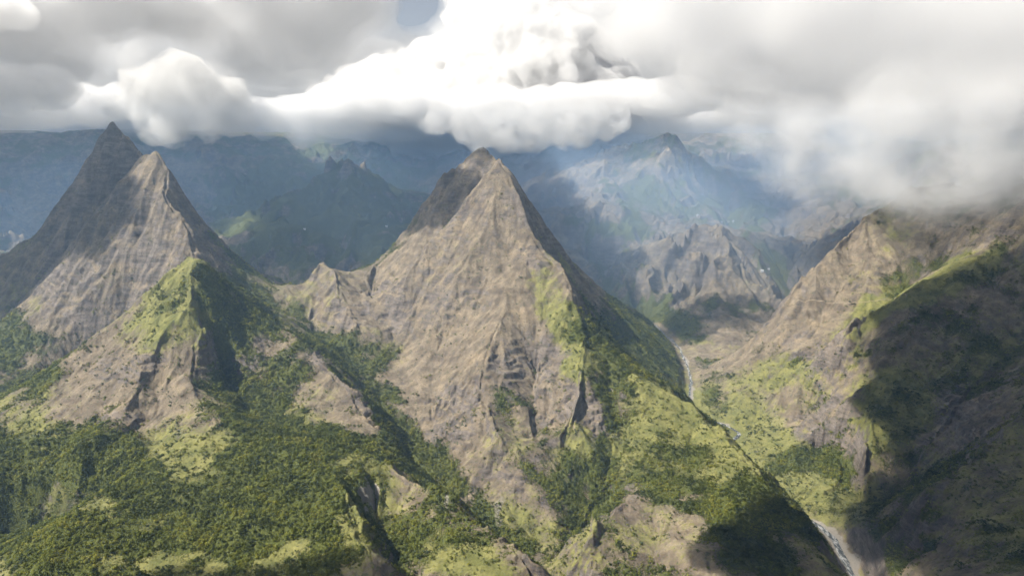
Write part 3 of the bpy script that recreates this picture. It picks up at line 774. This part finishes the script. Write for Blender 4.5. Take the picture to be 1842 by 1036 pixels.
size, turn, sort = named('size', 'FLOAT'), named('turn', 'FLOAT'), named('sort', 'INT')
cx = ng.nodes.new('ShaderNodeCombineXYZ'); ng.links.new(turn, cx.inputs[2])
sc3 = ng.nodes.new('ShaderNodeCombineXYZ')
for k in range(3): ng.links.new(size, sc3.inputs[k])
for k in range(6):
    cmp_ = ng.nodes.new('FunctionNodeCompare'); cmp_.data_type = 'INT'; cmp_.operation = 'EQUAL'
    ia = [s_ for s_ in cmp_.inputs if s_.enabled]; ng.links.new(sort, ia[0]); ia[1].default_value = k
    oi = ng.nodes.new('GeometryNodeObjectInfo'); oi.inputs['Object'].default_value = protos[k]; oi.inputs['As Instance'].default_value = True; oi.transform_space = 'ORIGINAL'
    ip = ng.nodes.new('GeometryNodeInstanceOnPoints')
    ng.links.new(gi.outputs[0], ip.inputs['Points']); ng.links.new(cmp_.outputs[0], ip.inputs['Selection']); ng.links.new(oi.outputs['Geometry'], ip.inputs['Instance'])
    ng.links.new(cx.outputs[0], ip.inputs['Rotation']); ng.links.new(sc3.outputs[0], ip.inputs['Scale'])
    ng.links.new(ip.outputs[0], jn.inputs[0])
ng.links.new(jn.outputs[0], go.inputs[0])
scrub.modifiers.new('scatter', 'NODES').node_group = ng

# ------------------------------------------------------------------ hamlet houses
WALL_M = plain('house_wall', (.62, .6, .56), var=.1); ROOF_W = plain('roof_white', (.62, .64, .66), 0.5, .06); ROOF_R = plain('roof_red', (.36, .16, .12), 0.6, .15); DARK_M = plain('house_door', (.12, .09, .07))
def box(x0, x1, y0, y1, z0, z1):
    V = np.array([(x, y, z) for z in (z0, z1) for x, y in ((x0, y0), (x1, y0), (x1, y1), (x0, y1))], float)
    return V, np.array([(0, 3, 2, 1), (4, 5, 6, 7), (0, 1, 5, 4), (1, 2, 6, 5), (2, 3, 7, 6), (3, 0, 4, 7)])
HOUSES = [(1371,488,15,ROOF_W,'white roofed house, larger of the pair, on the shoulder right of the pale hill'),(1383,485,10,ROOF_W,'small white roofed house, smaller of the pair, on the shoulder right of the pale hill'),(1255,388,13,ROOF_W,'white roofed hamlet house at the left end of the green shelf'),
          (1298,400,9,ROOF_W,'first small white house of the row above the pale hill'),(1310,400,8,ROOF_W,'middle small white house of the row above the pale hill'),(1319,399,10,ROOF_W,'last small white house of the row above the pale hill'),
          (1203,420,9,ROOF_R,'small house below the hazy blocky peak, beside the hamlet shelf'),(695,408,14,ROOF_W,'pale house on the dark forested shelf beside the central pyramid'),(548,413,12,ROOF_W,'pale house on the dark forested shelf behind the saddle')]
for px, py, L, rm, lb in HOUSES:
    p = ground_at(px, py)
    root = tag(link('house', None, None, p), lb, 'house', 'houses of the mountain hamlets'); root.rotation_euler = (0, 0, rng.uniform(-.5, .5))
    W, H = L * 0.6, 5.0
    def part(nm, VF, mt, par=root):
        me = mesh_from(nm, VF[0], VF[1], mt); me.polygons.foreach_set('use_smooth', np.zeros(len(VF[1]), bool)); return link(nm, me, par)
    part('wall', box(-L / 2, L / 2, -W / 2, W / 2, -4, H), WALL_M)
    e, r = 0.7, 3.0
    RV = np.array([(-L / 2 - e, -W / 2 - e, H - .2), (L / 2 + e, -W / 2 - e, H - .2), (L / 2 + e, W / 2 + e, H - .2), (-L / 2 - e, W / 2 + e, H - .2), (-L / 2 - e, 0, H + r), (L / 2 + e, 0, H + r)], float)
    part('roof', (RV, np.array([(0, 1, 5, 4), (2, 3, 4, 5), (0, 4, 3, 3), (1, 2, 5, 5)])[:2]), rm)
    part('door', box(-.7, .7, -W / 2 - .08, -W / 2 - .01, 0, 2.2), DARK_M)
    for s_ in (-1, 1): part('window', box(s_ * L * .3 - .8, s_ * L * .3 + .8, -W / 2 - .06, -W / 2 - .01, 1.2, 2.6), DARK_M)

# ------------------------------------------------------------------ air
def hash3(i, j, k, s):
    n = (i * 374761393 + j * 668265263 + k * 2147483629 + s * 974634777) & 0xffffffff
    n = ((n ^ (n >> 13)) * 1274126177) & 0xffffffff
    return ((n ^ (n >> 16)) & 0xffff) / 65535.0
def vnoise3(p, s):
    i = np.floor(p).astype(np.int64); f = p - i; f = f * f * (3 - 2 * f)
    out = 0
    for a in (0, 1):
        for b in (0, 1):
            for c in (0, 1):
                w = (f[:, 0] if a else 1 - f[:, 0]) * (f[:, 1] if b else 1 - f[:, 1]) * (f[:, 2] if c else 1 - f[:, 2])
                out = out + w * hash3(i[:, 0] + a, i[:, 1] + b, i[:, 2] + c, s)
    return out

def volume_mat(name, color, density, aniso, grain=None):
    m = bpy.data.materials.new(name); m.use_nodes = True
    t = m.node_tree
    for n in list(t.nodes): t.nodes.remove(n)
    out = nd(t, 'ShaderNodeOutputMaterial'); v = nd(t, 'ShaderNodeVolumePrincipled')
    v.inputs['Color'].default_value = (*color, 1); v.inputs['Density'].default_value = density; v.inputs['Anisotropy'].default_value = aniso
    if grain:                                           # ragged, uneven vapour
        pos = nd(t, 'ShaderNodeNewGeometry').outputs['Position']
        n = noise_tex(t, pos, 1.0 / grain, 5, 0.68)
        t.links.new(math_n(t, 'MULTIPLY', smap(t, n, .36, .62), density), v.inputs['Density'])
        m.cycles.volume_step_rate = 0.25
    t.links.new(v.outputs[0], out.inputs['Volume'])
    return m

def ico():
    import bmesh
    bm = bmesh.new(); bmesh.ops.create_icosphere(bm, subdivisions=2, radius=1.0)
    V = np.array([v.co[:] for v in bm.verts]); F = np.array([[v.index for v in f.verts] for f in bm.faces]); bm.free()
    return V, F
ICO_V, ICO_F = ico()
def lobes_mesh(lobes, voxel):
    C = np.array([c for c, r in lobes]); R = np.array([r for c, r in lobes])
    V = (ICO_V[None] * R[:, None] + C[:, None]).reshape(-1, 3); F = (ICO_F[None] + (np.arange(len(C)) * len(ICO_V))[:, None, None]).reshape(-1, 3)
    me = mesh_from('lobes', V, F, None)
    o = bpy.data.objects.new('lobes', me); COL.objects.link(o)
    md = o.modifiers.new('r', 'REMESH'); md.mode = 'VOXEL'; md.voxel_size = voxel
    dg = bpy.context.evaluated_depsgraph_get()
    out = bpy.data.meshes.new_from_object(o.evaluated_get(dg))
    bpy.data.objects.remove(o); bpy.data.meshes.remove(me)
    return out

def clean(me, voxel):
    o = bpy.data.objects.new('lobes', me); COL.objects.link(o)
    md = o.modifiers.new('r', 'REMESH'); md.mode = 'VOXEL'; md.voxel_size = voxel
    out = bpy.data.meshes.new_from_object(o.evaluated_get(bpy.context.evaluated_depsgraph_get()))
    bpy.data.objects.remove(o); bpy.data.meshes.remove(me)
    return out

def cloud(name, label, lobes, voxel, billow, shells, seed, puff=12, grain=None, color=(.945, .949, .957), aniso=0.25):
    """A cloud body: lobes fused into one surface and billowed; inner shells thicken its heart."""
    t0 = time.time()
    root = None
    r0 = np.random.default_rng(seed); puffs = []
    for c, r in lobes:                                  # smaller puffs over each lobe
        for k in range(puff):
            d = r0.normal(size=3); d /= np.linalg.norm(d); d[2] = abs(d[2]) * 1.1 - 0.35; f = r0.uniform(.22, .46)
            puffs.append((tuple(np.array(c) + d * np.array(r) * r0.uniform(.8, 1.08)), tuple(np.array((r[0], r[1], (r[2] + r[0]) / 2)) * f)))
    lobes = list(lobes) + puffs
    for q, (shrink, dens) in enumerate(shells):
        base = lobes_mesh([(c, tuple(v * shrink for v in r)) for c, r in lobes], voxel)
        n = len(base.vertices)
        co = np.empty(n * 3, np.float32); base.vertices.foreach_get('co', co); co = co.reshape(-1, 3).astype(float)
        no = np.empty(n * 3, np.float32); base.vertices.foreach_get('normal', no); no = no.reshape(-1, 3).astype(float)
        bumps = np.zeros(n); a, f = 1.0, 1.0 / billow
        for k in range(6):
            if 1 / f < voxel * 1.5: break
            bumps += a * (1 - 2 * np.abs(2 * vnoise3(co * f + 7.7 * k, seed + k) - 1)); a *= 0.66; f *= 2.1
        P = co + no * (billow * 0.22 * shrink * bumps)[:, None]
        base.vertices.foreach_set('co', P.astype(np.float32).ravel()); base.update(); base = clean(base, voxel); base.name = name
        base.materials.clear(); base.materials.append(volume_mat(name + '_vapour', color, dens, aniso, grain))
        if root is None: root = tag(link(name, base), label, 'cloud', 'clouds over the peaks')
        else: link('core', base, root)
    print(name, n, round(time.time() - t0, 1))
    return root

def lobe(px, py, Y, rpx, squash=0.8, deep=1.0):
    r = rpx / FPX * Y
    return (at(px, py, Y=Y), (r, r * deep, r * squash))

haze = mesh_from('haze', np.array([(x, y, z) for z in (float(VZ.min()) - 1, 1145) for x, y in ((-16800, -400), (16800, -400), (16800, 9900), (-16800, 9900))], float),
                 np.array([(0, 3, 2, 1), (4, 5, 6, 7), (0, 1, 5, 4), (1, 2, 6, 5), (2, 3, 7, 6), (3, 0, 4, 7)]), volume_mat('haze_air', (.42, .66, 1.0), 0.6e-4, 0.0))
haze.polygons.foreach_set('use_smooth', np.zeros(6, bool))
tag(link('haze', haze), 'thin blue haze filling the valley', kind='stuff')

cloud('cumulus_cloud', 'bright white towering cumulus above the central pyramid',
      [lobe(930,95,6800,80),lobe(870,120,6800,75),lobe(1000,120,5900,75),lobe(855,50,7500,42),lobe(900,35,7600,45),lobe(960,65,5950,55),lobe(1030,85,5850,45),lobe(800,125,6750,50),lobe(740,150,6700,48),lobe(680,160,6700,45),lobe(640,165,6600,36),lobe(610,190,6600,40),lobe(1070,170,5900,64),lobe(900,190,6500,100),lobe(760,205,6500,80)],
      24, 300, [(1.12, .018)], 1, grain=240, color=(.925, .928, .932))
cloud('left_cloud', 'rounded pale cloud resting on the shoulder of the left peak',
      [lobe(330,160,2950,55),lobe(385,180,2950,42),lobe(275,175,3000,46),lobe(300,210,2900,40),lobe(370,212,2900,34),lobe(420,215,3000,26),lobe(222,200,2960,20)],
      12, 110, [(1.2, .016)], 11, grain=110, color=(.82, .825, .83))
cloud('side_cloud', 'pale low cloud behind the summit of the left peak at the frame edge, with unseen lobes added to shade the peak',
      [lobe(205,180,3250,34),lobe(150,190,3200,42),lobe(90,192,3150,48),lobe(20,192,3100,52),lobe(-60,190,3050,62),lobe(-150,185,2950,76),lobe(-260,180,2900,90),lobe(90,160,2850,40),lobe(0,160,2800,48)]
      + [((-3260 + 190 * i, 2560 + 190 * j, 1500 + 25 * ((i + j) % 3)), (170, 150, 70)) for i in range(7) for j in range(3)],  # higher lobes added out of frame to shade the left peak
      20, 110, [(1, .008), (.7, .008)], 15)
cloud('peak_cloud', 'small white cloud touching the tip of the central pyramid',
      [lobe(905,232,3000,38),lobe(960,228,3050,42),lobe(1030,222,3100,40),lobe(860,246,2960,24),lobe(1090,215,3150,30),lobe(830,228,2920,26),lobe(800,215,2950,26)], 12, 90, [(1.2, .016)], 21, grain=100, color=(.87, .874, .88))
cloud('cloud_bank', 'long low grey cloud bank lying along the far mountain wall',
      [lobe(x, 212 + 12 * math.sin(x * .013), 5900 + 300 * math.sin(x * .02), 42, .8) for x in range(-260, 2200, 62)], 40, 240, [(1, .003), (.7, .004)], 31)
def high(x, y):                                          # same shadow, cast from higher up
    z = 1080 + 0.25 * y
    return (x - 0.81 * (z - 1240), y - 0.08 * (z - 1240), z)
SHELF = [(high(-2000 + 330 * i + 90 * (j % 2), 3650 + 420 * j), (300, 330, 90)) for i in range(6) for j in range(4)]
SHELF += [(high(-5600 + 520 * i, 4500 + 480 * j), (420, 400, 110)) for i in range(7) for j in range(4)]
SHELF = [(c, tuple(np.array(r) * rng.uniform(.8, 1.2))) for c, r in SHELF if math.hypot(c[0] + 2350, c[1] - 4880) > 300]
cloud('added_shelf_shade_cloud', 'unseen broken cloud sheet added high out of frame to shade the forested shelf', SHELF, 36, 170, [(1, .009), (.6, .006)], 37, puff=5)  # added above the frame only to shade the left background
FARDECK = [((-1500 + 480 * i, 5700 + 480 * j, 1290 + rng.uniform(-30, 60)), (420, 400, 100)) for i in range(6) for j in range(4)]
FARDECK += [((550, 5250, 1340), (300, 280, 100)), ((950, 5230, 1350), (300, 260, 110)), ((1150, 5080, 1330), (260, 200, 100)), ((1100, 4700, 1330), (240, 200, 90))]
cloud('far_cloud', 'low grey cloud lying over the far mountain wall behind the peaks', FARDECK, 36, 170, [(1, .007), (.6, .004)], 39, puff=7)
cloud('grey_cloud', 'broad grey cloud filling the upper left corner of the sky',
      [lobe(x, y, 4600, 80, .5) for x, y in ((-100,40),(60,60),(180,20),(330,30),(470,10),(560,60),(620,20),(-40,-40),(200,-60),(420,-60),(600,-60),(60,120),(480,100))], 40, 260, [(1, .0016), (.7, .0016)], 41)
cloud('backdrop_cloud', 'far pale overcast layer behind the bright cumulus',
      [lobe(x, y + 25 * math.sin(x * .02), 11000, 90, .7) for x in range(-300, 2300, 100) for y in (20, 130, 200) if not (640 < x < 830 and y < 100)], 110, 700, [(1, .0012)], 45)
cloud('high_cloud', 'huge smooth grey cloud filling the upper right of the sky',
      [lobe(x, y, Y, r, .5) for x, y, Y, r in ((1180,60,3600,90),(1300,120,3500,100),(1420,40,3300,120),(1560,120,3100,130),(1720,30,2900,160),(1850,150,2800,160),(1500,-40,3100,150),(1250,-40,3400,110),(1980,0,2700,190),(1700,150,2900,140),(1380,160,3300,90))], 40, 240, [(1.05, .002), (.75, .002)], 51, color=(.925, .929, .937))
cloud('fog_cloud', 'soft fog bank sliding over the top of the right mountainside',
      [lobe(x, y, Y, r, .6) for x, y, Y, r in ((1470,300,3000,80),(1560,325,2800,85),(1660,335,2650,90),(1770,325,2500,100),(1880,315,2400,115),(2000,300,2300,120),(1420,240,3100,85),(1600,230,2800,110),(1780,220,2600,130))], 26, 150, [(1.28, .0008), (1.0, .0014), (.8, .0022), (.6, .003)], 61, grain=170, color=(.915, .919, .927))
JT = rng.uniform(.85, 1.2, 37)
SHADE = [((x + 40 * ((k * 7) % 3 - 1) - max(0, y - 1700) * .25, y, 1490 + 25 * ((k * 5) % 3) + max(0, y - 1700) * .31), (190 * JT[k % 37], 180 * JT[k % 37], 85)) for k, (x, y) in enumerate([(x, y) for y, x0 in ((820, -60), (1010, -110), (1200, -90), (1390, -60), (1570, 90), (1750, 270), (1920, 430), (2080, 640)) for x in range(x0, 1500, 210)])]
cloud('shade_cloud', 'grey cloud overhead that shades the right mountainside', SHADE, 24, 90, [(1.25, .004), (1, .02), (.75, .03)], 71, puff=3)
cloud('small_shade_cloud', 'small ragged cloud overhead that shades the end of the central spur', [((-560, 1080, 1500), (110, 90, 60)), ((-450, 1190, 1510), (100, 90, 60)), ((-480, 1010, 1490), (120, 90, 60))], 16, 70, [(1, .02), (.7, .02)], 81, puff=6)
cloud('added_near_shade_cloud', 'unseen grey cloud added overhead to shade the air in front of the near slope', [((-1500 + 270 * i, 40 + 240 * j, 1500 + 30 * ((i + 2 * j) % 3)), (210, 190, 85)) for i in range(7) for j in range(4)], 30, 100, [(1, .014), (.7, .014)], 91, puff=3)  # added out of view so the near air stays unlit and clear
cloud('shoulder_shade_cloud', 'small cloud overhead that shades the rear shoulder of the central pyramid', [((-1000, 2680, 1660), (130, 80, 50)), ((-860, 2730, 1665), (110, 80, 50)), ((-1120, 2740, 1670), (130, 80, 50)), ((-990, 2800, 1675), (120, 80, 50))], 16, 70, [(1, .016)], 95, puff=5)
cloud('valley_mist', 'thin pale mist hanging in the valley behind the central pyramid', [((700, 4200, 620), (900, 700, 330)), ((1700, 4500, 700), (1000, 800, 380)), ((300, 5200, 720), (900, 700, 330)), ((950, 3560, 430), (760, 560, 420)), ((1900, 3700, 600), (700, 560, 420)), ((2500, 4300, 800), (900, 800, 400))], 60, 300, [(1.15, .00009), (.95, .0001), (.75, .00011)], 97, puff=0, color=(.62, .78, 1.0))
cloud('background_mist', 'blue mist filling the basin behind the two peaks', [((x, 5350, 470), (1500, 2350, 640)) for x in range(-6000, 5001, 1300)], 90, 300, [(1.0, .00009), (.8, .00007)], 99, puff=0, color=(.36, .61, 1.0), aniso=0.0)
